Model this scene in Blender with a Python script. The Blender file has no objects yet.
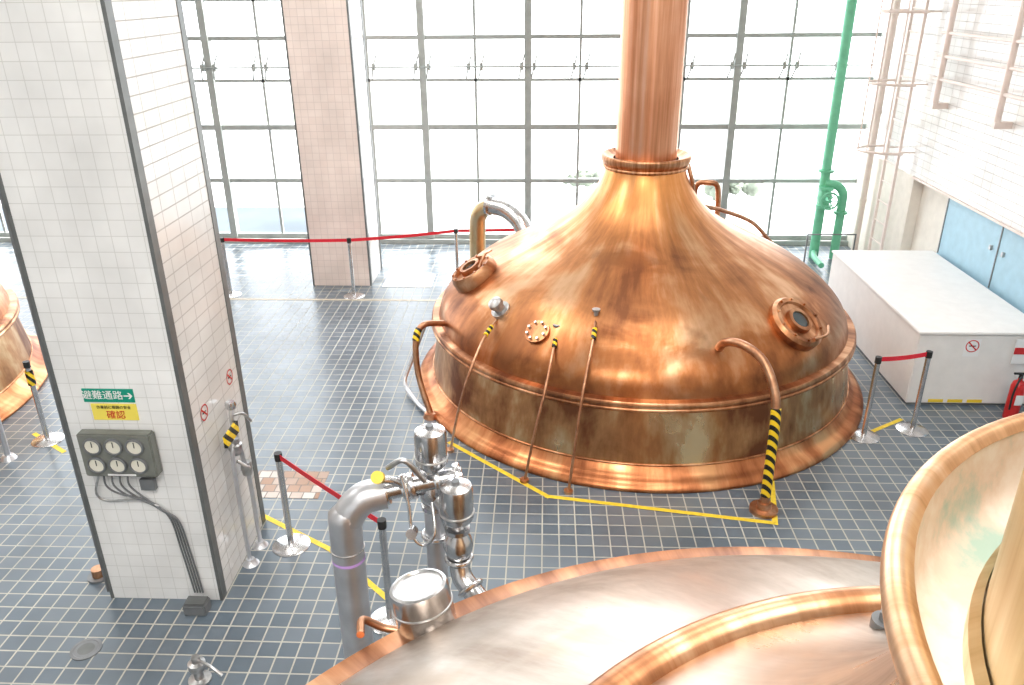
import bpy, bmesh, math, random
from mathutils import Vector, Matrix
random.seed(4)
SC=bpy.context.scene; COL=SC.collection
try:
    SC.view_settings.view_transform='Standard'
except Exception: pass

# ---------------------------------------------------------------- materials
def nodemat(name):
    m=bpy.data.materials.new(name); m.use_nodes=True
    nt=m.node_tree; b=nt.nodes['Principled BSDF']
    return m,nt,b
def simple(name,col,rough=.5,metal=0.,noise=0.,scale=8.,bump=0.,coat=0.):
    m,nt,b=nodemat(name)
    b.inputs['Roughness'].default_value=rough; b.inputs['Metallic'].default_value=metal
    b.inputs['Coat Weight'].default_value=coat
    tc=nt.nodes.new('ShaderNodeTexCoord'); n=nt.nodes.new('ShaderNodeTexNoise')
    n.inputs['Scale'].default_value=scale; n.inputs['Detail'].default_value=5
    nt.links.new(tc.outputs['Object'],n.inputs['Vector'])
    r=nt.nodes.new('ShaderNodeValToRGB')
    k=noise
    r.color_ramp.elements[0].position=.3; r.color_ramp.elements[1].position=.7
    r.color_ramp.elements[0].color=(*[c*(1-k) for c in col],1)
    r.color_ramp.elements[1].color=(*[min(1,c*(1+k)) for c in col],1)
    nt.links.new(n.outputs['Fac'],r.inputs[0]); nt.links.new(r.outputs[0],b.inputs['Base Color'])
    if bump:
        bp=nt.nodes.new('ShaderNodeBump'); bp.inputs['Strength'].default_value=bump; bp.inputs['Distance'].default_value=.01
        nt.links.new(n.outputs['Fac'],bp.inputs['Height']); nt.links.new(bp.outputs[0],b.inputs['Normal'])
    return m
def patina(name,cols,rough=(.25,.5),ang=0.,zs=.6,scale=2.,grad=None,blotch=.5,metal=1.,bump=.12,lo=.38,hi=.62,stain=None,low=None):
    """aged metal: cols dark, mid, light. ang>0: streaks running down a round vessel (object axis)"""
    m,nt,b=nodemat(name); L=nt.links.new; N=nt.nodes.new
    tc=N('ShaderNodeTexCoord')
    sp=N('ShaderNodeSeparateXYZ'); L(tc.outputs['Object'],sp.inputs[0])
    if ang:
        cx=N('ShaderNodeCombineXYZ'); L(sp.outputs['X'],cx.inputs[0]); L(sp.outputs['Y'],cx.inputs[1])
        nm=N('ShaderNodeVectorMath'); nm.operation='NORMALIZE'; L(cx.outputs[0],nm.inputs[0])
        sc=N('ShaderNodeVectorMath'); sc.operation='SCALE'; sc.inputs['Scale'].default_value=ang; L(nm.outputs[0],sc.inputs[0])
        mz=N('ShaderNodeMath'); mz.operation='MULTIPLY'; mz.inputs[1].default_value=zs; L(sp.outputs['Z'],mz.inputs[0])
        cz=N('ShaderNodeCombineXYZ'); L(mz.outputs[0],cz.inputs[2])
        ad=N('ShaderNodeVectorMath'); L(sc.outputs[0],ad.inputs[0]); L(cz.outputs[0],ad.inputs[1]); vec=ad.outputs[0]
    else: vec=tc.outputs['Object']
    n1=N('ShaderNodeTexNoise'); n1.inputs['Scale'].default_value=scale; n1.inputs['Detail'].default_value=9; n1.inputs['Roughness'].default_value=.62
    L(vec,n1.inputs['Vector'])
    n2=N('ShaderNodeTexNoise'); n2.inputs['Scale'].default_value=1.3; n2.inputs['Detail'].default_value=6; n2.inputs['Distortion'].default_value=.8
    L(tc.outputs['Object'],n2.inputs['Vector'])
    mx=N('ShaderNodeMath'); mx.operation='MULTIPLY_ADD'; mx.inputs[1].default_value=blotch
    L(n2.outputs['Fac'],mx.inputs[0])
    m2=N('ShaderNodeMath'); m2.operation='MULTIPLY'; m2.inputs[1].default_value=1-blotch
    L(n1.outputs['Fac'],m2.inputs[0]); L(m2.outputs[0],mx.inputs[2])
    r=N('ShaderNodeValToRGB'); e=r.color_ramp.elements
    e[0].position=lo; e[0].color=(*cols[0],1); e[1].position=hi; e[1].color=(*cols[2],1)
    k=e.new((lo+hi)/2); k.color=(*cols[1],1)
    L(mx.outputs[0],r.inputs[0])
    last=r.outputs[0]
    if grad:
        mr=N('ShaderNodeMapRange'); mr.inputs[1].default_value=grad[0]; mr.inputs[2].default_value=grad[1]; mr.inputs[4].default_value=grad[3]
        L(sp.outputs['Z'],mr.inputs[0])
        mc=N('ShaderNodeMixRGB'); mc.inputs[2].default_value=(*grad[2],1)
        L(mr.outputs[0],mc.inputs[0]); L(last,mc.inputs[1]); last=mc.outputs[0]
    if low: # (z, softness, colour, amount, wobble): tarnish line with a ragged upper edge
        wz=N('ShaderNodeMath'); wz.operation='MULTIPLY_ADD'; wz.inputs[1].default_value=low[4]; L(n2.outputs['Fac'],wz.inputs[0]); L(sp.outputs['Z'],wz.inputs[2])
        mr=N('ShaderNodeMapRange'); z0=low[0]+low[4]*.5; mr.inputs[1].default_value=z0+low[1]; mr.inputs[2].default_value=z0; mr.inputs[4].default_value=low[3]
        L(wz.outputs[0],mr.inputs[0])
        mc=N('ShaderNodeMixRGB'); mc.blend_type='MULTIPLY'; mc.inputs[2].default_value=(*low[2],1)
        L(mr.outputs[0],mc.inputs[0]); L(last,mc.inputs[1]); last=mc.outputs[0]
    rr=N('ShaderNodeMapRange'); rr.inputs[1].default_value=.38; rr.inputs[2].default_value=.62
    rr.inputs[3].default_value=rough[1]; rr.inputs[4].default_value=rough[0]
    L(mx.outputs[0],rr.inputs[0])
    if stain:
        n3=N('ShaderNodeTexNoise'); n3.inputs['Scale'].default_value=stain[2]; n3.inputs['Detail'].default_value=8; n3.inputs['Distortion'].default_value=.4
        L(tc.outputs['Object'],n3.inputs['Vector'])
        ms=N('ShaderNodeMapRange'); ms.inputs[1].default_value=stain[1]; ms.inputs[2].default_value=stain[1]+.06; ms.inputs[4].default_value=.6
        L(n3.outputs['Fac'],ms.inputs[0])
        mc=N('ShaderNodeMixRGB'); mc.inputs[2].default_value=(*stain[0],1)
        L(ms.outputs[0],mc.inputs[0]); L(last,mc.inputs[1]); last=mc.outputs[0]
    L(last,b.inputs['Base Color']); L(rr.outputs[0],b.inputs['Roughness'])
    b.inputs['Metallic'].default_value=metal
    bp=N('ShaderNodeBump'); bp.inputs['Strength'].default_value=bump; bp.inputs['Distance'].default_value=.01
    L(n2.outputs['Fac'],bp.inputs['Height']); L(bp.outputs[0],b.inputs['Normal'])
    return m
def tilemat(name,axes,w,h,c1,c2,grout,mortar=.006,offset=0.,rough=.2,var=(.85,1.1),ior=1.5):
    m,nt,b=nodemat(name); L=nt.links.new
    b.inputs['IOR'].default_value=ior
    tc=nt.nodes.new('ShaderNodeTexCoord'); sp=nt.nodes.new('ShaderNodeSeparateXYZ'); cb=nt.nodes.new('ShaderNodeCombineXYZ')
    L(tc.outputs['Object'],sp.inputs[0]); L(sp.outputs[axes[0]],cb.inputs[0]); L(sp.outputs[axes[1]],cb.inputs[1])
    br=nt.nodes.new('ShaderNodeTexBrick'); br.offset=offset; br.squash=1.
    br.inputs['Scale'].default_value=1; br.inputs['Brick Width'].default_value=w; br.inputs['Row Height'].default_value=h
    br.inputs['Mortar Size'].default_value=mortar; br.inputs['Mortar Smooth'].default_value=.15
    br.inputs['Color1'].default_value=(*c1,1); br.inputs['Color2'].default_value=(*c2,1); br.inputs['Mortar'].default_value=(*grout,1)
    L(cb.outputs[0],br.inputs['Vector'])
    n=nt.nodes.new('ShaderNodeTexNoise'); n.inputs['Scale'].default_value=1.3; n.inputs['Detail'].default_value=4
    L(tc.outputs['Object'],n.inputs['Vector'])
    mr=nt.nodes.new('ShaderNodeMapRange'); mr.inputs[1].default_value=.3; mr.inputs[2].default_value=.7; mr.inputs[3].default_value=var[0]; mr.inputs[4].default_value=var[1]
    L(n.outputs['Fac'],mr.inputs[0])
    mm=nt.nodes.new('ShaderNodeMixRGB'); mm.blend_type='MULTIPLY'; mm.inputs[0].default_value=1
    L(br.outputs['Color'],mm.inputs[1]); L(mr.outputs[0],mm.inputs[2]); L(mm.outputs[0],b.inputs['Base Color'])
    rr=nt.nodes.new('ShaderNodeMapRange'); rr.inputs[3].default_value=rough; rr.inputs[4].default_value=.65
    L(br.outputs['Fac'],rr.inputs[0]); L(rr.outputs[0],b.inputs['Roughness'])
    bp=nt.nodes.new('ShaderNodeBump'); bp.invert=True; bp.inputs['Strength'].default_value=.4; bp.inputs['Distance'].default_value=.003
    L(br.outputs['Fac'],bp.inputs['Height']); L(bp.outputs[0],b.inputs['Normal'])
    return m
def stripes(name,freq=9.):
    m,nt,b=nodemat(name); L=nt.links.new
    tc=nt.nodes.new('ShaderNodeTexCoord'); sp=nt.nodes.new('ShaderNodeSeparateXYZ'); L(tc.outputs['Object'],sp.inputs[0])
    a=nt.nodes.new('ShaderNodeMath'); L(sp.outputs['X'],a.inputs[0]); L(sp.outputs['Z'],a.inputs[1])
    a2=nt.nodes.new('ShaderNodeMath'); L(a.outputs[0],a2.inputs[0]); L(sp.outputs['Y'],a2.inputs[1])
    f=nt.nodes.new('ShaderNodeMath'); f.operation='MULTIPLY'; f.inputs[1].default_value=freq; L(a2.outputs[0],f.inputs[0])
    g=nt.nodes.new('ShaderNodeMath'); g.operation='FRACT'; L(f.outputs[0],g.inputs[0])
    h=nt.nodes.new('ShaderNodeMath'); h.operation='GREATER_THAN'; h.inputs[1].default_value=.5; L(g.outputs[0],h.inputs[0])
    mc=nt.nodes.new('ShaderNodeMixRGB'); mc.inputs[1].default_value=(.9,.62,.02,1); mc.inputs[2].default_value=(.01,.01,.01,1)
    L(h.outputs[0],mc.inputs[0]); L(mc.outputs[0],b.inputs['Base Color']); b.inputs['Roughness'].default_value=.4
    return m

M_floor=tilemat('floor_tile',('X','Y'),.15,.15,(.10,.135,.17),(.14,.175,.21),(.44,.43,.38),.0065,0,.28,var=(.8,1.15),ior=1.65)
M_tile_xz=tilemat('wall_tile_xz',('X','Z'),.108,.108,(.82,.83,.83),(.85,.86,.86),(.64,.65,.64),.003,0,.18)
M_tile_yz=tilemat('wall_tile_yz',('Y','Z'),.215,.108,(.76,.75,.73),(.80,.79,.77),(.48,.46,.44),.0045,0,.15)
M_tile_bounce=tilemat('wall_tile_bounce',('X','Z'),.108,.108,(.84,.73,.68),(.87,.77,.72),(.68,.59,.55),.004,0,.2)  # copper bounce light painted into the tile colour as a pink tint
M_plaster=simple('plaster',(.74,.70,.63),.8,0,.05)
M_ceil=simple('ceiling_paint',(.62,.60,.56),.9,0,.04)
M_guard=simple('corner_guard',(.15,.16,.16),.45,.3,.15)
M_frame=simple('window_frame',(.36,.39,.38),.5,.1,.1)
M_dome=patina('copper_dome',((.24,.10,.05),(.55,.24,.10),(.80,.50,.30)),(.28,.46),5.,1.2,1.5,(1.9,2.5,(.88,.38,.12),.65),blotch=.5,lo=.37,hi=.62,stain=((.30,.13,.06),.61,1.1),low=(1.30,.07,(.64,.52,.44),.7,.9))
M_drum=patina('brass_drum',((.22,.09,.045),(.54,.28,.13),(.80,.62,.37)),(.24,.45),6.,.8,1.3,blotch=.5,lo=.39,hi=.61)
M_skirt=patina('copper_skirt',((.24,.08,.035),(.50,.19,.08),(.74,.38,.18)),(.28,.45),6.,.5,1.5,lo=.4,hi=.6)
M_rimc=patina('copper_rim',((.24,.10,.05),(.50,.23,.11),(.74,.45,.27)),(.28,.45),6.,1,2.,lo=.4,hi=.6)
M_stack=patina('copper_stack',((.52,.22,.11),(.68,.33,.19),(.80,.46,.31)),(.32,.45),3.5,.25,2.,blotch=.25)
M_near=patina('tinned_copper',((.30,.23,.18),(.47,.40,.34),(.64,.58,.52)),(.26,.46),5.,1.2,1.6,blotch=.5,lo=.4,hi=.6,stain=((.44,.34,.26),.57,1.6))
M_dishout=patina('copper_dish',((.46,.24,.12),(.74,.46,.27),(.88,.66,.46)),(.3,.5),4,1,3.)
M_dishin=patina('verdigris_dish',((.42,.56,.48),(.78,.64,.53),(.86,.78,.70)),(.5,.75),0,1,7.,metal=.1,lo=.38,hi=.56,blotch=.2)
M_brass=patina('brass_stack',((.50,.37,.19),(.70,.57,.35),(.82,.72,.52)),(.3,.45),4.,.3,2.5)
M_chrome=simple('brushed_steel',(.64,.64,.65),.24,1,.14,14)
M_steel=simple('pipe_steel',(.62,.63,.66),.38,.85,.12,6)
M_alu=simple('cast_metal',(.5,.5,.5),.35,1,.25,20)
M_cu=patina('copper_pipe',((.34,.15,.08),(.54,.29,.17),(.70,.45,.30)),(.28,.45),0,1,8.)
M_stripe=stripes('hazard_stripe',9)
M_red=simple('red_belt',(.72,.02,.04),.5,0,.05)
M_redp=simple('red_paint',(.6,.02,.02),.3,0,.05)
M_yel=simple('yellow_line',(.80,.58,.04),.6,0,.15,20)
M_yelp=simple('yellow_plastic',(.85,.62,.05),.4,0,.05)
M_green=simple('green_pipe_paint',(.15,.50,.31),.4,0,.1)
M_gsign=simple('green_sign',(.0,.30,.20),.5,0,.02)
M_ysign=simple('yellow_sign',(.90,.76,.12),.5,0,.02)
M_white=simple('white_paint',(.82,.80,.78),.45,0,.03)
M_sticker=simple('sticker_white',(.85,.85,.85),.5)
M_black=simple('black_rubber',(.02,.02,.02),.5,0,.1)
M_grey=simple('gauge_panel_paint',(.19,.20,.18),.5,.1,.12)
M_cond=simple('conduit_grey',(.2,.21,.22),.45,.4,.1)
M_blue=simple('blue_panel_paint',(.34,.53,.64),.5,0,.06)
M_beige=simple('beige_paint',(.74,.64,.59),.5,0,.05)
M_glass=simple('dark_glass',(.05,.07,.08),.06,0,.1)
M_dial=simple('dial_face',(.78,.76,.66),.4)
M_purple=simple('purple_tape',(.55,.35,.75),.5)
M_strip=simple('stone_strip',(.55,.48,.38),.6,0,.1)
M_patch=tilemat('floor_tactile',('X','Y'),.12,.12,(.34,.18,.10),(.6,.56,.52),(.2,.17,.15),.006,.5,.4)

# ---------------------------------------------------------------- helpers
G=None
def begin(name,loc=(0,0,0)):
    global G
    G=bpy.data.objects.new(name,None); G.empty_display_size=.1; G.location=loc; COL.objects.link(G); return G
def link(name,me,mat,smooth=False):
    o=bpy.data.objects.new(name,me); COL.objects.link(o)
    if mat: 
        me.materials.clear(); me.materials.append(mat)
    if G is not None:
        me.transform(Matrix.Translation(-Vector(G.location))); o.parent=G
    for p in me.polygons: p.use_smooth=smooth
    return o
def solid(name,verts,faces,mat,smooth=False,bevel=0):
    bm=bmesh.new(); vs=[bm.verts.new(v) for v in verts]
    for f in faces: bm.faces.new([vs[i] for i in f])
    if bevel: bmesh.ops.bevel(bm,geom=bm.edges[:],offset=bevel,segments=2,affect='EDGES')
    bmesh.ops.recalc_face_normals(bm,faces=bm.faces)
    me=bpy.data.meshes.new(name); bm.to_mesh(me); bm.free()
    return link(name,me,mat,smooth)
def box(name,lo,hi,mat,bevel=0):
    x0,y0,z0=lo;x1,y1,z1=hi
    v=[(x0,y0,z0),(x1,y0,z0),(x1,y1,z0),(x0,y1,z0),(x0,y0,z1),(x1,y0,z1),(x1,y1,z1),(x0,y1,z1)]
    return solid(name,v,[(0,3,2,1),(4,5,6,7),(0,1,5,4),(1,2,6,5),(2,3,7,6),(3,0,4,7)],mat,False,bevel)
def lathe(name,org,prof,mat,dirv=(0,0,1),seg=48,closed=False):
    org=Vector(org); q=Vector((0,0,1)).rotation_difference(Vector(dirv).normalized()).to_matrix()
    V=[];F=[];n=len(prof)
    for i in range(seg):
        a=2*math.pi*i/seg
        for r,z in prof: V.append(org+q@Vector((r*math.cos(a),r*math.sin(a),z)))
    m=n if closed else n-1
    for i in range(seg):
        j=(i+1)%seg
        for k in range(m):
            F.append((i*n+k,j*n+k,j*n+(k+1)%n,i*n+(k+1)%n))
    bm=bmesh.new(); vs=[bm.verts.new(v) for v in V]
    for f in F:
        try: bm.faces.new([vs[i] for i in f])
        except ValueError: pass
    bmesh.ops.remove_doubles(bm,verts=bm.verts,dist=1e-5)
    bmesh.ops.recalc_face_normals(bm,faces=bm.faces)
    me=bpy.data.meshes.new(name); bm.to_mesh(me); bm.free()
    o=link(name,me,mat,True)
    try: me.set_sharp_from_angle(angle=math.radians(38))
    except Exception: pass
    return o
def cyl(name,p0,p1,r,mat,r2=None,seg=20):
    p0=Vector(p0);p1=Vector(p1);d=p1-p0
    return lathe(name,p0,[(0,0),(r,0),(r if r2 is None else r2,d.length),(0,d.length)],mat,d,seg)
def spline(pts,sub=8):
    P=[Vector(p) for p in pts]; P=[2*P[0]-P[1]]+P+[2*P[-1]-P[-2]]; out=[]
    for i in range(1,len(P)-2):
        for s in range(sub):
            t=s/sub;a,b,c,d=P[i-1:i+3]
            out.append(.5*((2*b)+(c-a)*t+(2*a-5*b+4*c-d)*t*t+(3*b-a-3*c+d)*t**3))
    out.append(P[-2]); return out
def tube(name,pts,r,mat,smooth=True,res=5):
    pts=spline(pts) if smooth else pts
    c=bpy.data.curves.new(name,'CURVE'); c.dimensions='3D'; c.bevel_depth=r; c.bevel_resolution=res; c.use_fill_caps=True
    s=c.splines.new('POLY'); s.points.add(len(pts)-1)
    for i,p in enumerate(pts): s.points[i].co=(*p,1)
    o=bpy.data.objects.new('tmp',c); COL.objects.link(o)
    bpy.context.view_layer.update()
    me=bpy.data.meshes.new_from_object(o.evaluated_get(bpy.context.evaluated_depsgraph_get()))
    bpy.data.objects.remove(o); bpy.data.curves.remove(c)
    return link(name,me,mat,True)
def text(name,body,size,mat,loc,rot):
    c=bpy.data.curves.new(name,'FONT'); c.body=body; c.size=size; c.align_x='CENTER'; c.align_y='CENTER'; c.extrude=.001
    o=bpy.data.objects.new('tmp',c); COL.objects.link(o); o.location=loc; o.rotation_euler=rot
    bpy.context.view_layer.update()
    me=bpy.data.meshes.new_from_object(o.evaluated_get(bpy.context.evaluated_depsgraph_get())); me.transform(o.matrix_world)
    bpy.data.objects.remove(o); bpy.data.curves.remove(c)
    return link(name,me,mat,False)
def circprof(R,z,r,n=14): return [(R+r*math.cos(2*math.pi*i/n),z+r*math.sin(2*math.pi*i/n)) for i in range(n)]
def smoothprof(p,sub=6):
    return [(v.x,v.y) for v in spline([(a,b,0) for a,b in p],sub)]

# ---------------------------------------------------------------- room shell
G=None
YW=14.75; XE=5.65; XL=-13.; YB=-6.; ZC=8.
box('floor',(XL,YB,-.15),(XE+.3,YW+.15,0),M_floor)
box('ceiling',(XL,YB,ZC),(XE+.3,YW+.15,ZC+.2),M_ceil)
box('wall_west',(XL-.2,YB,0),(XL,YW+.15,ZC),M_tile_yz)
box('wall_south',(XL,YB-.2,0),(XE+.3,YB,ZC),M_tile_xz)
begin('wall_east',(0,0,0))
box('upper_wall',(XE,YB,1.77),(XE+.3,YW,ZC),M_tile_yz)
box('lower_wall',(XE+.16,YB,0),(XE+.3,12.46,1.77),M_plaster)
box('corner_wall',(XE,12.46,0),(XE+.3,YW,1.77),M_plaster)
box('ledge',(XE-.03,YB,1.74),(XE+.16,12.46,1.77),M_beige)
begin('window_1',(0,YW,0))
maj=[-11.45,-9.62,-7.8,-5.97,-4.12,-2.17,-.32,1.5,3.3,5.08]
for i,x in enumerate(maj): box('mullion_%d'%i,(x-.06,YW-.09,.1),(x+.06,YW+.07,ZC),M_frame)
for i in range(len(maj)-1):
    x=(maj[i]+maj[i+1])/2; box('thin_mullion_%d'%i,(x-.022,YW-.02,.1),(x+.022,YW+.03,ZC),M_frame)
for i,z in enumerate([.12,1.19,2.16,3.68,4.9,6.1,7.3]):
    t=.045 if z in(2.16,.12) else .035
    box('transom_%d'%i,(XL,YW-.05,z-t),(XE,YW+.05,z+t),M_frame)
for i,z in enumerate([2.97,4.3,5.5,6.7]): box('thin_transom_%d'%i,(XL,YW-.02,z-.025),(XE,YW+.03,z+.025),M_frame)
for i in range(len(maj)-1):
    for q in (.06,.44,.56,.94):
        x=maj[i]+(maj[i+1]-maj[i])*q; k='%d_%d'%(i,int(q*100))
        tube('stay_'+k,[(x-.05,YW-.04,3.0),(x,YW-.13,3.2),(x+.05,YW-.04,3.4)],.014,M_frame,False)
        box('latch_'+k,(x-.03,YW-.12,3.14),(x+.03,YW-.04,3.26),M_frame)
tube('operator_rod',[(XL,YW-.12,3.2),(XE-.05,YW-.12,3.2)],.016,M_frame,False)
box('sill',(XL,YW-.14,0),(XE,YW+.14,.085),M_frame)
G=None
box('trim_1',(-12,11.60,0),(-1.2,11.66,.003),M_strip)
begin('floor_plate',(-2.2,12.5,0)); box('plate',(-2.65,12.22,0),(-1.85,12.85,.006),M_white); box('plate_seam',(-2.27,12.22,.006),(-2.25,12.85,.008),M_cond)
begin('tactile_floor_patch',(-2.5,6.55,0))
box('patch',(-2.88,6.33,0),(-2.16,6.80,.004),M_patch)
def pillar(x0,x1,y0,y1,mf,ms):
    begin('tiled_pillar',(x0,y0,0))
    bm=bmesh.new(); bmesh.ops.create_cube(bm,size=1)
    for v in bm.verts: v.co=Vector((x0+(v.co.x+.5)*(x1-x0),y0+(v.co.y+.5)*(y1-y0),(v.co.z+.5)*ZC))
    for f in bm.faces: f.material_index=1 if abs(f.normal.x)>.5 else 0
    me=bpy.data.meshes.new('shaft'); bm.to_mesh(me); bm.free()
    o=link('shaft',me,None); me.materials.append(mf); me.materials.append(ms)
    g=.006; w=.075
    for i,(cx,sx) in enumerate(((x0,-1),(x1,1))):
        for j,(cy,sy) in enumerate(((y0,-1),(y1,1))):
            box('guard_side_%d%d'%(i,j),(min(cx,cx+sx*g),min(cy,cy-sy*w),0),(max(cx,cx+sx*g),max(cy,cy-sy*w),ZC),M_guard)
            a,b_=(cx+sx*g),(cx-sx*.02)
            box('guard_front_%d%d'%(i,j),(min(a,b_),min(cy,cy+sy*g),0),(max(a,b_),max(cy,cy+sy*g),ZC),M_guard)
pillar(-3.47,-2.56,4.93,5.98,M_tile_xz,M_tile_yz)
pillar(-3.80,-2.84,12.28,13.2,M_tile_bounce,M_tile_yz)

# ---------------------------------------------------------------- copper kettles
KX,KY=1.14,9.22
DOME=[(2.43,.86),(2.38,1.02),(2.29,1.15),(2.12,1.31),(1.87,1.49),(1.48,1.69),(1.10,1.88),(.84,2.04),(.67,2.19),(.56,2.34),(.48,2.5),(.44,2.63)]
def dome_z(r):
    for (a,za),(b_,zb) in zip(DOME,DOME[1:]):
        if b_<=r<=a: return za+(zb-za)*(a-r)/(a-b_)
    return .9
def hatch(c,n,mflange,s=1.,h=1.,tag=''):
    c=Vector(c); n=Vector(n).normalized()
    P=[(.31*s,-.08),(.31*s,.05*h),(.28*s,.09*h),(.235*s,.09*h),(.22*s,.06*h),(.15*s,.055*h),(.14*s,.11*h),(.10*s,.11*h),(.10*s,.08*h)]
    lathe('hatch_ring'+tag,c,P,mflange,n,40)
    lathe('hatch_glass'+tag,c,[(0,.085*h),(.10*s,.085*h)],M_glass,n,24)
    q=Vector((0,0,1)).rotation_difference(n).to_matrix()
    for i in range(10):
        a=i*math.pi/5; p=c+q@Vector((.26*s*math.cos(a),.26*s*math.sin(a),.08*h))
        cyl('bolt%s_%d'%(tag,i),p,p+n*.03,.014,M_rimc,seg=8)
    p=[c+q@Vector((.15*s,-.2*s,.1*h)),c+q@Vector((.28*s,-.12*s,.15*h)),c+q@Vector((.34*s,.05*s,.12*h))]
    tube('hatch_handle'+tag,p,.014,M_cu)
def kettle(x,y):
    begin('copper_brew_kettle',(x,y,0)); c=(x,y,0)
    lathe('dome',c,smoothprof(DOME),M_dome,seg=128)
    lathe('drum',c,[(2.43,.80),(2.53,.16)],M_drum,seg=128)
    lathe('skirt',c,smoothprof([(2.52,.20),(2.55,.16),(2.60,.11),(2.67,.08),(2.71,.045),(2.72,.02),(2.71,0)],4),M_skirt,seg=128)
    lathe('rim_flange',c,[(2.40,.80),(2.50,.80),(2.515,.82),(2.515,.85),(2.50,.87),(2.42,.875)],M_rimc,seg=128)
    lathe('rim_bead',c,circprof(2.50,.79,.022),M_rimc,seg=128,closed=True)
    lathe('seam_band',c,circprof(2.527,.20,.012),M_rimc,seg=128,closed=True)
    lathe('collar',c,smoothprof([(.43,2.60),(.46,2.62),(.50,2.66),(.51,2.72),(.495,2.74),(.47,2.735),(.42,2.70),(.37,2.69)],4),M_rimc,seg=64)
    lathe('collar_bead',c,circprof(.47,2.61,.022),M_rimc,seg=64,closed=True)
    lathe('flue_stack',c,[(.345,2.6),(.345,ZC-.01)],M_stack,seg=64)
kettle(KX,KY)
K=lambda az,r:(KX+r*math.cos(math.radians(az)),KY+r*math.sin(math.radians(az)),dome_z(r))
def nrm(az,up=.8,out=.6): return (out*math.cos(math.radians(az)),out*math.sin(math.radians(az)),up)
hatch(K(-48,2.12),nrm(-48),M_rimc,.98,.9,'_a')
hatch(K(-167,1.98),nrm(-167,.85,.5),M_rimc,.9,1.5,'_b')
def fitting(az,r,tag,s=1.,cap=M_alu):
    c=Vector(K(az,r)); n=Vector(nrm(az))
    lathe('fitting_flange'+tag,c,[(0,-.03),(.085*s,-.03),(.085*s,.025*s),(.05*s,.03*s),(.045*s,.08*s),(.065*s,.085*s),(.06*s,.12*s),(.03*s,.14*s),(0,.145*s)],cap,n,20)
fitting(-140,2.08,'_1',1.25)
c=Vector(K(-124,2.15)); n=Vector(nrm(-124)); lathe('blank_flange',c,[(0,-.03),(.13,-.03),(.13,.03),(0,.035)],M_rimc,n,28)
q=Vector((0,0,1)).rotation_difference(n).to_matrix()
for i in range(8):
    p=c+q@Vector((.10*math.cos(i*.785),.10*math.sin(i*.785),.03)); cyl('flange_bolt_%d'%i,p,p+n*.03,.014,M_alu,seg=8)
rods=[((-.46,7.88,1.28),(-.60,7.55,1.20),(-.74,7.20,.95),(-.86,7.16,.55),(-.98,7.22,.0)),
      ((.13,7.45,1.28),(.10,7.22,1.22),(.02,6.85,.95),(-.08,6.70,.55),(-.18,6.68,.0)),
      ((.52,7.45,1.45),(.48,7.15,1.34),(.38,6.78,.98),(.31,6.60,.5),(.25,6.50,.0))]
for i,p in enumerate(rods):
    tube('sample_pipe_%d'%i,p,.014,M_cu)
    s=spline(p); tube('hazard_sleeve_%d'%i,[s[5],s[7],s[8]],.026,M_stripe)
    a=Vector(p[0]); cyl('sample_cock_%d'%i,a-Vector((0,0,.08)),a+Vector((0,0,.07)),.025,M_alu,seg=12)
    cyl('cock_cap_%d'%i,a+Vector((0,0,.07)),a+Vector((0,0,.09)),.042,M_alu,seg=12)
    a=Vector(p[-1]); cyl('pipe_foot_%d'%i,a,a+Vector((0,0,.03)),.045,M_cu,seg=14)
gp=[(1.72,7.22,1.16),(1.70,7.10,1.30),(1.74,6.96,1.41),(1.85,6.78,1.45),(1.98,6.60,1.38),(2.06,6.45,1.18),(2.08,6.36,.95),(2.07,6.30,.5),(2.06,6.26,.05)]
tube('gooseneck_pipe',gp,.042,M_cu); s=spline(gp); tube('gooseneck_hazard_tape',s[-19:-2],.046,M_stripe)
lathe('gooseneck_foot',(2.06,6.26,0),[(0,.10),(.06,.10),(.07,.04),(.13,.035),(.13,0)],M_cu)
lathe('gooseneck_root',(1.72,7.22,1.09),[(0,.09),(.055,.09),(.07,.04),(.09,.03),(.09,-.03)],M_cu)
lp=[(-1.15,8.45,.95),(-1.36,8.28,1.0),(-1.44,8.18,.85),(-1.42,8.10,.45),(-1.28,7.95,.03)]
tube('drain_pipe',lp,.035,M_cu); tube('drain_hazard_tape',spline(lp)[11:17],.042,M_stripe)
lathe('drain_foot',(-1.28,7.95,0),[(0,.06),(.07,.06),(.09,0)],M_cu,seg=20)
tube('floor_bend_pipe',[(-1.42,8.8,.8),(-1.62,8.7,.3),(-1.68,8.6,.1),(-1.5,8.25,.04),(-1.33,7.98,.04)],.025,M_steel)
tube('vapour_elbow_riser',[(-.98,11.25,0),(-.98,11.25,1.2),(-.93,11.2,1.52),(-.75,11.1,1.66)],.12,M_brass)
tube('vapour_elbow_duct',[(-.78,11.12,1.65),(-.55,11.0,1.62),(-.36,10.85,1.5),(-.25,10.75,1.3)],.125,M_chrome)
lathe('elbow_flange',(-.78,11.12,1.655),[(0,-.02),(.16,-.02),(.16,.02),(0,.02)],M_chrome,(1,-.5,-.1),24)
tube('condensate_line',[(1.62,9.2,2.62),(1.67,9.15,2.45),(1.78,9.3,2.15),(2.15,9.6,1.98),(2.6,9.9,1.75),(3.0,10.3,1.35)],.025,M_cu)
tube('vent_loop',[(1.95,10.4,1.7),(1.95,10.35,2.1),(2.1,10.3,2.16),(2.22,10.3,2.08),(2.25,10.3,1.6)],.035,M_cu)
kettle(-8.85,7.95)

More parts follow.
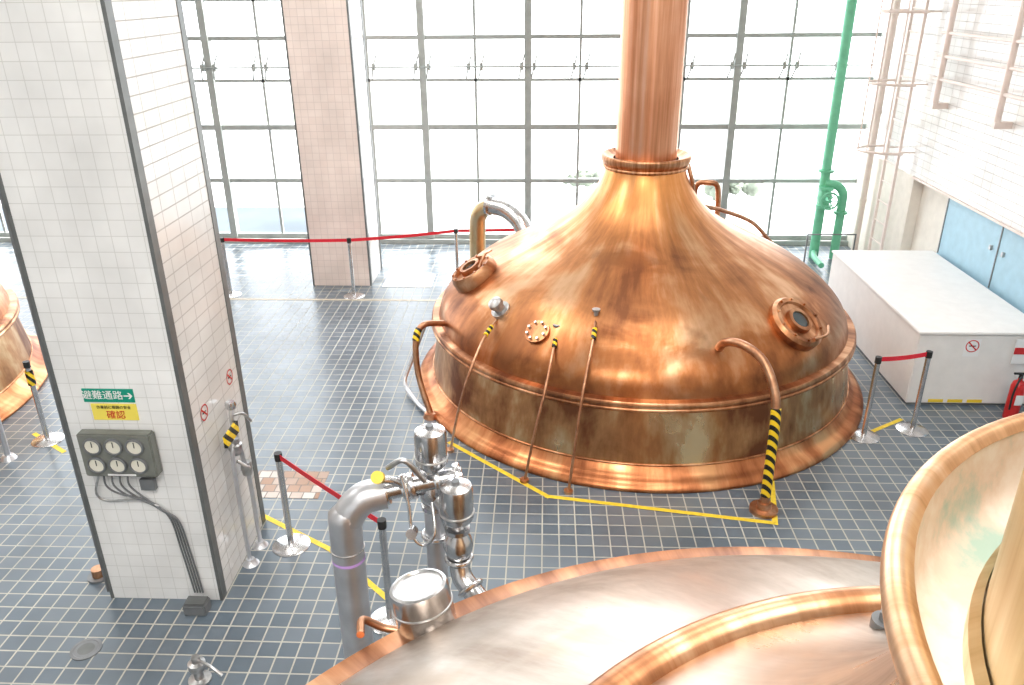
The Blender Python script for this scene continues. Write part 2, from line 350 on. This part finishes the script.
# foreground kettle on the upper level
NX,NY=.87,.45
begin('copper_lauter_kettle',(NX,NY,0)); c=(NX,NY,0)
N1=[(2.09,2.44),(2.01,2.53),(1.86,2.65),(1.63,2.82),(1.35,2.99),(1.05,3.15)]
lathe('lower_dome',c,smoothprof(N1),M_near,seg=160)
N2=[(1.05,3.16),(.94,3.22),(.8,3.32),(.67,3.46),(.56,3.64),(.50,3.80)]
lathe('upper_dome',c,smoothprof(N2),M_near,seg=128)
lathe('joint_ring',c,circprof(1.05,3.155,.050,18),M_rimc,seg=160,closed=True)
lathe('rim_band',c,[(2.05,2.40),(2.15,2.40),(2.165,2.42),(2.155,2.455),(2.07,2.465),(2.03,2.50)],M_rimc,seg=160)
lathe('rim_bead',c,circprof(2.15,2.41,.025),M_rimc,seg=160,closed=True)
lathe('drum',c,[(2.09,2.40),(2.11,.25),(2.2,.05),(2.2,0)],M_drum,seg=128)
lathe('dish_outer',c,smoothprof([(.48,3.76),(.51,3.80),(.54,3.88),(.56,3.935),(.568,3.955),(.564,3.972),(.55,3.976),(.538,3.965)],4),M_dishout,seg=128)
lathe('dish_inner',c,smoothprof([(.539,3.965),(.532,3.91),(.52,3.875),(.49,3.86),(.45,3.862)],4),M_dishin,seg=128)
lathe('stack_collar',c,[(.474,3.85),(.474,3.885),(.464,3.895)],M_brass,seg=96)
lathe('flue_stack',c,[(.462,3.85),(.462,ZC-.01)],M_brass,seg=96)
for i,a in enumerate((99,140,52)):
    a=math.radians(a); p=Vector((NX+.90*math.cos(a),NY+.90*math.sin(a),3.255))
    cyl('clamp_%d'%i,p-Vector((0,0,.05)),p+Vector((0,0,.01)),.028,M_cond,seg=14); cyl('clamp_nut_%d'%i,p+Vector((0,0,.01)),p+Vector((0,0,.03)),.015,M_cond,seg=6)
pc=Vector((-.41,2.16,2.50)); d=Vector((-.18,.10,1)).normalized()
lathe('pot_body',pc,[(0,-.12),(.095,-.12),(.105,-.105),(.105,.09),(.10,.105),(.09,.108),(.085,.10),(0,.10)],M_chrome,d,40)
for k in (-.06,.03): lathe('pot_seam_%d'%int(k*100),pc,circprof(.105,k,.004,8),M_alu,d,40,True)
cyl('pot_boss',pc+Vector((.03,-.09,-.03)),pc+Vector((.035,-.13,-.03)),.018,M_chrome)
tube('pot_bracket',[(-.48,2.14,2.42),(-.56,2.14,2.44),(-.62,2.12,2.49),(-.61,2.04,2.50)],.014,M_cu)

# ---------------------------------------------------------------- valve manifold
begin('steel_valve_manifold',(-.9,3.6,0))
tube('main_riser',[(-1.10,3.62,0),(-1.10,3.62,1.65),(-1.08,3.63,1.80),(-1.00,3.66,1.90),(-.88,3.70,1.92)],.092,M_steel,res=10)
lathe('riser_foot',(-1.10,3.62,0),[(0,.04),(.17,.04),(.17,0)],M_steel)
lathe('elbow_weld',(-1.10,3.62,1.60),circprof(.093,0,.005,8),M_alu,seg=32,closed=True)
lathe('purple_band',(-1.10,3.62,1.52),[(.0935,0),(.0935,.02)],M_purple,seg=32)
tube('cross_pipe',[(-.90,3.70,1.92),(-.45,3.78,1.99)],.05,M_chrome,False)
for i,t in enumerate((.05,.3,.38,.7,.95)):
    p=Vector((-.90,3.70,1.92)).lerp(Vector((-.45,3.78,1.99)),t); lathe('clamp_%d'%i,p,[(.05,-.018),(.075,-.018),(.08,0),(.075,.018),(.05,.018)],M_chrome,(.43,.08,.10),24)
def actuator(x,y,z,tag,d=(0,0,1),r=.09,h=.22):
    lathe('actuator_'+tag,(x,y,z),[(0,-h/2),(r*.92,-h/2),(r,-h/2+.015),(r,h/2-.03),(r*.93,h/2-.005),(r*.5,h/2+.012),(0,h/2+.014)],M_chrome,d,36)
    lathe('actuator_band_'+tag,(x,y,z),circprof(r,-h/2+.05,.006,8),M_alu,d,36,True)
    o=Vector((x,y,z)); dv=Vector(d).normalized()
    cyl('actuator_cap_'+tag,o+dv*(h/2),o+dv*(h/2+.03),.022,M_cond,seg=14)
actuator(-.62,3.78,2.17,'a'); actuator(-.47,3.62,1.92,'b',r=.093)
for t,(x,y,z) in dict(a=(-.62,3.78,2.06),b=(-.47,3.62,1.81)).items():
    lathe('valve_neck_'+t,(x,y,z),[(.0,0),(.045,0),(.04,-.05),(.07,-.055),(.07,-.08),(.05,-.09),(.075,-.13),(.085,-.18),(.07,-.24),(.05,-.26),(.072,-.265),(.072,-.29),(0,-.29)],M_chrome,seg=28)
tube('branch_a',[(-.62,3.78,1.78),(-.62,3.78,1.2),(-.62,3.78,0)],.06,M_steel,False)
lathe('branch_a_clamp',(-.62,3.78,1.58),circprof(.07,0,.014,8),M_chrome,seg=24,closed=True)
tube('branch_b',[(-.47,3.62,1.53),(-.45,3.58,1.44),(-.38,3.52,1.38),(-.29,3.42,1.34)],.06,M_chrome)
lathe('branch_clamp_1',(-.47,3.62,1.545),circprof(.07,0,.014,8),M_chrome,(0,0,1),24,True)
lathe('branch_clamp_2',(-.40,3.54,1.395),circprof(.07,0,.014,8),M_chrome,(.5,-.5,-.5),24,True)
lathe('branch_clamp_3',(-.33,3.46,1.36),circprof(.07,0,.012,8),M_chrome,(.6,-.6,-.3),24,True)
tube('branch_b_drop',[(-.29,3.42,1.34),(-.24,3.36,1.28),(-.23,3.34,1.0),(-.23,3.34,0)],.055,M_steel)
tube('link_pipe',[(-.62,3.78,1.88),(-.54,3.7,1.82),(-.47,3.62,1.66)],.05,M_chrome)
cyl('yellow_tag_valve',(-.885,3.62,2.07),(-.885,3.58,2.10),.035,M_yelp); tube('valve_stem',[(-.885,3.62,2.06),(-.80,3.66,2.02),(-.74,3.70,1.93)],.022,M_chrome)
tube('air_hose',[(-.76,3.6,2.1),(-.72,3.55,1.95),(-.70,3.5,1.78),(-.64,3.5,1.72),(-.58,3.5,1.8),(-.60,3.6,1.93)],.010,M_chrome)
tube('handle_lever',[(-.84,3.64,2.12),(-.74,3.62,2.18),(-.64,3.64,2.04)],.016,M_alu)
cyl('control_knob',(-.70,3.52,1.80),(-.70,3.46,1.82),.03,M_chrome)

# ---------------------------------------------------------------- stanchions & belts
def stanchion(x,y,h=.95):
    begin('belt_stanchion',(x,y,0))
    lathe('base',(x,y,0),[(0,.035),(.03,.035),(.06,.03),(.15,.015),(.165,.006),(.165,0)],M_chrome,seg=32)
    cyl('post',(x,y,.03),(x,y,h-.06),.027,M_chrome); cyl('head',(x,y,h-.07),(x,y,h),.033,M_black)
def belt(a,b,h=.92,name='red_barrier_belt'):
    a=Vector((*a,0));b=Vector((*b,0)); dd=(b-a).normalized()*.034; a=a+dd;b=b-dd
    begin(name,((a.x+b.x)/2,(a.y+b.y)/2,h)); n=10; V=[];Fc=[]
    for i in range(n+1):
        p=a.lerp(b,i/n); z=h-.012*4*(i/n)*(1-i/n)
        V+= [(p.x,p.y,z-.025),(p.x,p.y,z+.025)]
    for i in range(n): Fc.append((2*i,2*i+2,2*i+3,2*i+1))
    o=solid('belt',V,Fc,M_red); m=o.modifiers.new('s','SOLIDIFY'); m.thickness=.004
S=[(-7.6,11.7),(-5.01,11.81),(-3.02,11.80),(-1.42,12.34),(.8,12.6)]
for p in S: stanchion(*p)
for a_,b_ in zip(S,S[1:]): belt(a_,b_)
T=[(-2.21,5.63),(-1.17,4.75)]
for p in T: stanchion(*p)
belt(*T)
Q=[(3.47,7.65),(4.05,7.80)]
for p in Q: stanchion(*p)
belt(*Q)
stanchion(-5.40,7.33)
lathe('hazard_tape',(-5.40,7.33,.68),[(.04,0),(.04,.16)],M_stripe,seg=20)

# ---------------------------------------------------------------- floor markings
def line(pts,w=.05,name='yellow_floor_line'):
    begin(name,(pts[0][0],pts[0][1],0))
    for i,(a,b_) in enumerate(zip(pts,pts[1:])):
        a=Vector((*a,0));b_=Vector((*b_,0));d=(b_-a).normalized();n=Vector((-d.y,d.x,0))*w/2; a=a-d*w/2;b_=b_+d*w/2
        z=Vector((0,0,.003+.0008*i))
        solid('segment_%d'%i,[a-n+z,b_-n+z,b_+n+z,a+n+z],[(0,1,2,3)],M_yel)
line([(-1.0,7.39),(.05,6.43),(2.12,6.07),(2.26,6.74)])
line([(-2.62,6.06),(-1.85,5.58),(-1.1,4.85)])
line([(3.3,7.6),(3.6,7.75),(4.01,8.02)])
line([(-5.62,7.45),(-5.1,7.1)])
begin('floor_drain',(-3.39,4.38,0)); lathe('drain_ring',(-3.39,4.38,0),[(.11,.0),(.11,.006),(.09,.008),(.085,.004),(0,.004)],M_cond,seg=28); lathe('drain_hole',(-3.39,4.38,0),[(0,.0055),(.06,.0055)],M_guard,seg=20)

# ---------------------------------------------------------------- pillar equipment
YP=4.93
rx=(math.pi/2,0,0)
begin('evacuation_sign',(-3.1,YP,1.86)); box('panel',(-3.28,YP-.008,1.80),(-2.91,YP,1.905),M_gsign); text('lettering','避難通路➔',.075,M_sticker,(-3.10,YP-.010,1.853),rx)
begin('caution_notice',(-3.08,YP,1.7)); box('panel',(-3.24,YP-.008,1.655),(-2.91,YP,1.785),M_ysign); text('lettering','確認',.07,M_redp,(-3.07,YP-.010,1.695),rx); text('small_lettering','作業前に周囲の安全',.028,M_black,(-3.075,YP-.010,1.758),rx)
begin('pressure_gauge_panel',(-3.1,YP,1.4))
box('case',(-3.35,YP-.10,1.225),(-2.81,YP-.012,1.585),M_grey,.012)
for r in range(2):
    for k in range(3):
        x=-3.24+k*.155; z=1.49-r*.155
        lathe('bezel_%d%d'%(r,k),(x,YP-.10,z),[(.068,0),(.068,.02),(.056,.024),(.054,.012)],M_cond,(0,-1,0),28)
        lathe('dial_%d%d'%(r,k),(x,YP-.10,z),[(0,.012),(.056,.012)],M_dial,(0,-1,0),28)
        box('needle_%d%d'%(r,k),(x-.003,YP-.116,z-.005),(x+.003,YP-.1135,z+.04),M_black)
box('nameplate',(-3.18,YP-.103,1.24),(-2.97,YP-.10,1.255),M_sticker)
for k in range(4): tube('panel_pipe_%d'%k,[(-3.24+.06*k,YP-.06,1.23),(-3.24+.06*k,YP-.06,1.12),(-3.17+.07*k,YP-.03,1.03-.02*k),(-2.98+.03*k,YP-.02,.97-.03*k),(-2.84+.022*k,YP-.02,.82-.01*k),(-2.80+.022*k,YP-.02,.5),(-2.76+.022*k,YP-.03,.10)],.007,M_cond)
box('lower_block',(-2.99,YP-.05,1.08),(-2.88,YP-.012,1.17),M_cond)
tube('side_pipe_left',[(-3.28,YP-.05,1.22),(-3.34,YP-.05,1.05),(-3.28,YP-.03,.97),(-3.05,YP-.02,.97),(-2.9,YP-.02,.92)],.009,M_alu)
begin('floor_junction_box',(-2.73,4.82,0)); box('body',(-2.80,4.74,0),(-2.62,4.86,.10),M_cond,.01); box('lid',(-2.79,4.75,.10),(-2.63,4.85,.112),M_guard,.004)
begin('pipe_stub',(-3.76,5.17,0)); cyl('stub',(-3.7,5.17,0),(-3.7,5.17,.09),.05,M_cu); cyl('flange',(-3.7,5.17,0),(-3.7,5.17,.02),.09,M_cond)
begin('wall_conduit',(-3.47,5.0,0)); tube('conduit',[(-3.50,4.95,0.05),(-3.50,4.95,2.6),(-3.50,4.95,ZC-.02)],.012,M_cond,False)
XP=-2.56
begin('pillar_valve_line',(XP,5.5,0))
tube('riser',[(XP+.07,5.38,0),(XP+.07,5.38,.9),(XP+.08,5.42,1.15),(XP+.08,5.55,1.25)],.018,M_steel)
tube('riser_b',[(XP+.08,5.62,0),(XP+.08,5.62,.7),(XP+.08,5.56,.95),(XP+.07,5.5,1.30),(XP+.07,5.52,1.45)],.02,M_steel)
lathe('valve_body',(XP+.08,5.45,1.12),[(0,-.07),(.04,-.07),(.04,-.03),(.055,-.02),(.055,.02),(.04,.03),(.04,.07),(0,.07)],M_alu,seg=20)
lathe('valve_body_b',(XP+.08,5.6,.82),[(0,-.06),(.04,-.06),(.05,0),(.04,.06),(0,.06)],M_alu,seg=20)
tube('valve_lever',[(XP+.09,5.42,1.0),(XP+.16,5.45,.92),(XP+.12,5.55,.86)],.014,M_alu)
tube('valve_lever_b',[(XP+.08,5.50,1.38),(XP+.14,5.56,1.36),(XP+.17,5.62,1.26)],.012,M_alu)
box('hazard_tag',(XP+.09,5.24,1.23),(XP+.115,5.50,1.33),M_stripe)
for i,(y,h) in enumerate(((5.38,0),(5.62,0))): lathe('foot_%d'%i,(XP+.075,y,0),[(0,.05),(.035,.05),(.05,.015),(.07,0)],M_steel,seg=18)
lathe('knob',(XP+.07,5.52,1.46),[(0,-.03),(.035,-.03),(.045,0),(.035,.03),(0,.03)],M_chrome,seg=18)
def nosmoke(y,z,x,nx,r=.085,rect=True,s='x'):
    begin('no_smoking_sign',(x,y,z))
    def pt(a,b,o): return (x+nx*o,y+a,z+b) if s=='x' else (x+a,y-o,z+b)
    if rect:
        V=[pt(-r*1.15,-r*1.7,.002),pt(r*1.15,-r*1.7,.002),pt(r*1.15,r*1.2,.002),pt(-r*1.15,r*1.2,.002)]
        solid('backing',V,[(0,1,2,3)],M_sticker)
    dv=(nx,0,0) if s=='x' else (0,-1,0)
    lathe('ring',(x,y,z),[(r*.84,.004),(r,.004)],M_redp,dv,32)
    a=r*.62; w=r*.07
    solid('slash',[pt(-a-w,a-w,.0045),pt(-a+w,a+w,.0045),pt(a+w,-a+w,.0045),pt(a-w,-a-w,.0045)],[(0,1,2,3)],M_redp)
    solid('cigarette',[pt(-a*.8,-w,.0035),pt(a*.8,-w,.0035),pt(a*.8,w*1.5,.0035),pt(-a*.8,w*1.5,.0035)],[(0,1,2,3)],M_black)
nosmoke(5.74,1.60,XP,1,.065,False); nosmoke(5.20,1.57,XP,1,.065,False)

# ---------------------------------------------------------------- right side
begin('storage_box',(4.9,9.8,0))
box('body',(4.20,8.37,0.03),(5.62,11.36,.90),M_white,.012); box('lid',(4.18,8.35,.90),(5.63,11.38,.93),M_white,.008)
box('plinth',(4.23,8.40,0),(5.60,11.33,.03),M_cond)
for i in range(3): box('yellow_label_%d'%i,(4.45+i*.22,8.366,.045),(4.62+i*.22,8.369,.085),M_yelp)
nosmoke(8.37,.76,4.80,0,.075,True,'y')
begin('blue_louvre_panel',(5.7,9.5,1.3))
box('panel',(XE+.05,6.0,.0),(XE+.155,11.4,1.735),M_blue)
for i,y in enumerate((7.2,8.5,9.9,11.37)): box('seam_%d'%i,(XE+.04,y-.01,.9),(XE+.05,y+.01,1.735),M_cond)
for i,y in enumerate((9.75,10.05)): box('handle_%d'%i,(XE+.02,y-.02,1.36),(XE+.05,y+.02,1.42),M_alu)
begin('fire_extinguisher',(5.25,8.1,0)); ex=5.25
lathe('cylinder',(ex,8.1,0),[(0,0),(.07,0),(.075,.015),(.075,.40),(.06,.45),(.025,.475),(.025,.50),(0,.50)],M_redp,seg=28)
cyl('valve_head',(ex,8.1,.50),(ex,8.1,.55),.022,M_black); box('lever',(ex-.08,8.09,.545),(ex+.04,8.11,.565),M_black)
tube('hose',[(ex,8.08,.53),(ex-.06,8.02,.5),(ex-.09,8.01,.35),(ex-.08,8.02,.15)],.011,M_black)
box('label',(ex-.04,8.02,.2),(ex+.04,8.026,.32),M_sticker)
begin('extinguisher_sign',(5.4,8.34,.8)); box('plate',(5.25,8.335,.56),(5.53,8.345,.86),M_sticker); box('red_band',(5.25,8.33,.68),(5.53,8.335,.76),M_redp)
begin('caged_wall_ladder',(5.4,12.85,0))
for i,y in enumerate((12.62,13.08)): box('rail_%d'%i,(5.40,y-.02,0),(5.44,y+.02,ZC-.02),M_beige)
for i in range(24): cyl('rung_%d'%i,(5.42,12.62,.3+i*.32),(5.42,13.08,.3+i*.32),.012,M_beige,seg=8)
for k,z in enumerate((2.1,3.1,4.1,5.1,6.1)):
    pts=[(5.42-.55*math.sin(t)*1.0,12.85-.36*math.cos(t),z) for t in [math.pi*j/14 for j in range(15)]]
    tube('hoop_%d'%k,pts,.02,M_beige)
    for y in (12.62,13.08): cyl('standoff_%d_%d'%(k,int(y*100)),(5.42,y,z),(XE,y,z),.012,M_beige,seg=8)
for k in range(5):
    t=math.pi*(k+1)/6; x=5.42-.55*math.sin(t); y=12.85-.36*math.cos(t); cyl('cage_bar_%d'%k,(x,y,2.1),(x,y,ZC-.02),.011,M_beige,seg=8)
begin('beige_downpipe',(5.5,13.9,0)); cyl('pipe',(5.5,13.9,0),(5.5,13.9,ZC-.02),.055,M_beige)
for k,z in enumerate((1.,2.5,4.,5.5)): cyl('clip_%d'%k,(5.5,13.9,z),(5.5,13.9,z+.06),.065,M_beige)
begin('wall_pipe_rack',(5.5,11,3.5))
for k,z in enumerate((3.25,3.55,3.85,4.3)): tube('rail_%d'%k,[(5.48,7.5,z),(5.48,12.1,z)],.022,M_beige,False)
for k,y in enumerate((8.6,10.2,11.9)):
    cyl('post_%d'%k,(5.48,y,2.85),(5.48,y,4.6),.04,M_beige); box('bracket_%d'%k,(5.44,y-.04,2.85),(XE,y+.04,2.93),M_beige); box('bracket_top_%d'%k,(5.44,y-.03,4.3),(XE,y+.03,4.36),M_beige)
begin('green_pipework',(4.9,13.8,0))
cyl('main_pipe',(4.80,13.9,0.0),(4.80,13.9,ZC-.02),.08,M_green)
tube('branch',[(5.12,13.8,.02),(5.12,13.8,1.0),(5.10,13.8,1.2),(4.98,13.8,1.32),(4.80,13.85,1.34)],.075,M_green)
tube('low_link',[(4.80,13.9,.12),(4.72,13.6,.10),(4.72,13.2,.08)],.05,M_green)
lathe('valve_body',(4.80,13.78,1.12),[(0,-.18),(.13,-.18),(.13,-.13),(.09,-.12),(.13,0),(.09,.12),(.13,.13),(.13,.18),(0,.18)],M_green,seg=24)
lathe('handwheel',(4.80,13.50,1.12),circprof(.14,0,.018,8),M_green,(0,-1,0),28,True)
cyl('wheel_stem',(4.80,13.78,1.12),(4.80,13.48,1.12),.03,M_green)
for k in range(3):
    a=k*math.pi/3; cyl('spoke_%d'%k,(4.80-.14*math.cos(a),13.50,1.12-.14*math.sin(a)),(4.80+.14*math.cos(a),13.50,1.12+.14*math.sin(a)),.011,M_green,seg=8)
lathe('flange_low',(5.12,13.8,.85),[(.06,-.02),(.12,-.02),(.12,.02),(.06,.02)],M_green,seg=24)
lathe('flange_main',(4.80,13.9,1.55),[(.06,-.02),(.13,-.02),(.13,.02),(.06,.02)],M_green,seg=24)
begin('low_guard_rail',(4.9,13.0,0)); tube('rail',[(4.45,13.3,0),(4.45,13.3,.6),(5.25,13.3,.6),(5.25,13.3,0)],.016,M_cond,False)
begin('cleaning_pipe_stand',(-5.6,7.05,0))
tube('pipe',[(-5.60,6.95,.02),(-5.62,6.98,1.0),(-5.70,7.03,1.45),(-5.85,7.08,1.62),(-6.05,7.12,1.62)],.03,M_steel)
lathe('coupling',(-5.62,6.98,.98),[(0,-.05),(.055,-.05),(.06,0),(.055,.05),(0,.05)],M_yelp,seg=20)
tube('blue_hose',[(-5.66,6.95,1.3),(-5.74,6.90,1.2),(-5.68,6.85,1.05),(-5.62,6.95,1.0)],.018,M_blue)
lathe('foot',(-5.60,6.95,0),[(0,.05),(.05,.05),(.08,0)],M_steel,seg=20)
begin('floor_valve',(-2.5,4.15,0))
lathe('body',(-2.42,4.12,0),[(0,.22),(.03,.22),(.03,.18),(.06,.17),(.06,.12),(.035,.10),(.035,.03),(.08,.02),(.08,0)],M_alu,seg=20)
tube('lever',[(-2.42,4.12,.2),(-2.30,4.05,.22),(-2.2,4.02,.16)],.012,M_alu)

# ---------------------------------------------------------------- outside
G=None
M_pave=simple('pale_paving',(.66,.67,.68),.9,0,.08,.4); M_road=simple('asphalt',(.10,.125,.15),.9,0,.2,.5)
M_grass=simple('lawn',(.46,.50,.42),.95,0,.15,1.); M_leaf=simple('foliage',(.22,.25,.20),.9,0,.35,4.,.8)
box('outside_ground',(-90,YW+.15,-.35),(90,160,-.2),M_pave)
box('access_road',(-90,15.4,-.2),(-4.6,18.0,-.18),M_road)
box('lawn_strip',(-90,30,-.2),(90,36,-.19),M_grass)
def shrub(x,y,s):
    begin('garden_shrub',(x,y,-.19)); bm=bmesh.new()
    for k in range(14):
        mt=Matrix.Translation((x+random.uniform(-s,s)*1.1,y+random.uniform(-s,s)*.5,s*.35+random.uniform(-.1,.3)*s))@Matrix.Scale(s*random.uniform(.2,.42),4)
        bmesh.ops.create_icosphere(bm,subdivisions=3,radius=1,matrix=mt)
    for v in bm.verts: v.co+=Vector([random.uniform(-.05,.05)*s for _ in range(3)])
    me=bpy.data.meshes.new('foliage'); bm.to_mesh(me); bm.free(); link('foliage',me,M_leaf,True)
for x,y,s in [(4.3,18.3,.5),(.9,19.5,.4)]: shrub(x,y,s)

# ---------------------------------------------------------------- light
w=bpy.data.worlds.new('world'); SC.world=w; w.use_nodes=True
bg=w.node_tree.nodes['Background']; bg.inputs[0].default_value=(.92,.96,1,1); bg.inputs[1].default_value=5.5
sd=bpy.data.lights.new('sun','SUN'); sd.energy=12; sd.angle=.02; sd.color=(1,.95,.87); so=bpy.data.objects.new('sun',sd); COL.objects.link(so)
so.rotation_euler=(Vector((-.75,-.28,-.8))).to_track_quat('-Z','Y').to_euler()
def area(n,loc,e,size,col=(1,.97,.93)):
    l=bpy.data.lights.new(n,'AREA'); l.energy=e; l.size=size; l.color=col; o=bpy.data.objects.new(n,l); COL.objects.link(o); o.location=loc
for i,(x,y,e) in enumerate(((1.2,6.2,150),(-4.,8.,230),(3.0,2.0,150),(-1.5,-1.,420),(-7.5,5,170),(1,-3,280))): area('ceiling_fill.%03d'%i if i else 'ceiling_fill',(x,y,ZC-.15),e,3.0)  # unseen lamps: overhead light implied by neck highlight, rest added as pillar fill

# ---------------------------------------------------------------- camera
th=math.radians(24.1);yaw=math.radians(2.5);roll=math.radians(-.5)
F=Vector((-math.sin(yaw)*math.cos(th),math.cos(yaw)*math.cos(th),-math.sin(th)))
R=Vector((math.cos(yaw),math.sin(yaw),0));U=R.cross(F)
R2=R*math.cos(roll)+U*math.sin(roll);U2=U*math.cos(roll)-R*math.sin(roll)
cd=bpy.data.cameras.new('camera'); cam=bpy.data.objects.new('camera',cd); COL.objects.link(cam)
cam.matrix_world=Matrix(((R2.x,U2.x,-F.x,0),(R2.y,U2.y,-F.y,0),(R2.z,U2.z,-F.z,4.5),(0,0,0,1)))
cd.sensor_width=36; cd.lens=36*800/1024; cd.clip_start=.02; cd.clip_end=400
SC.camera=cam
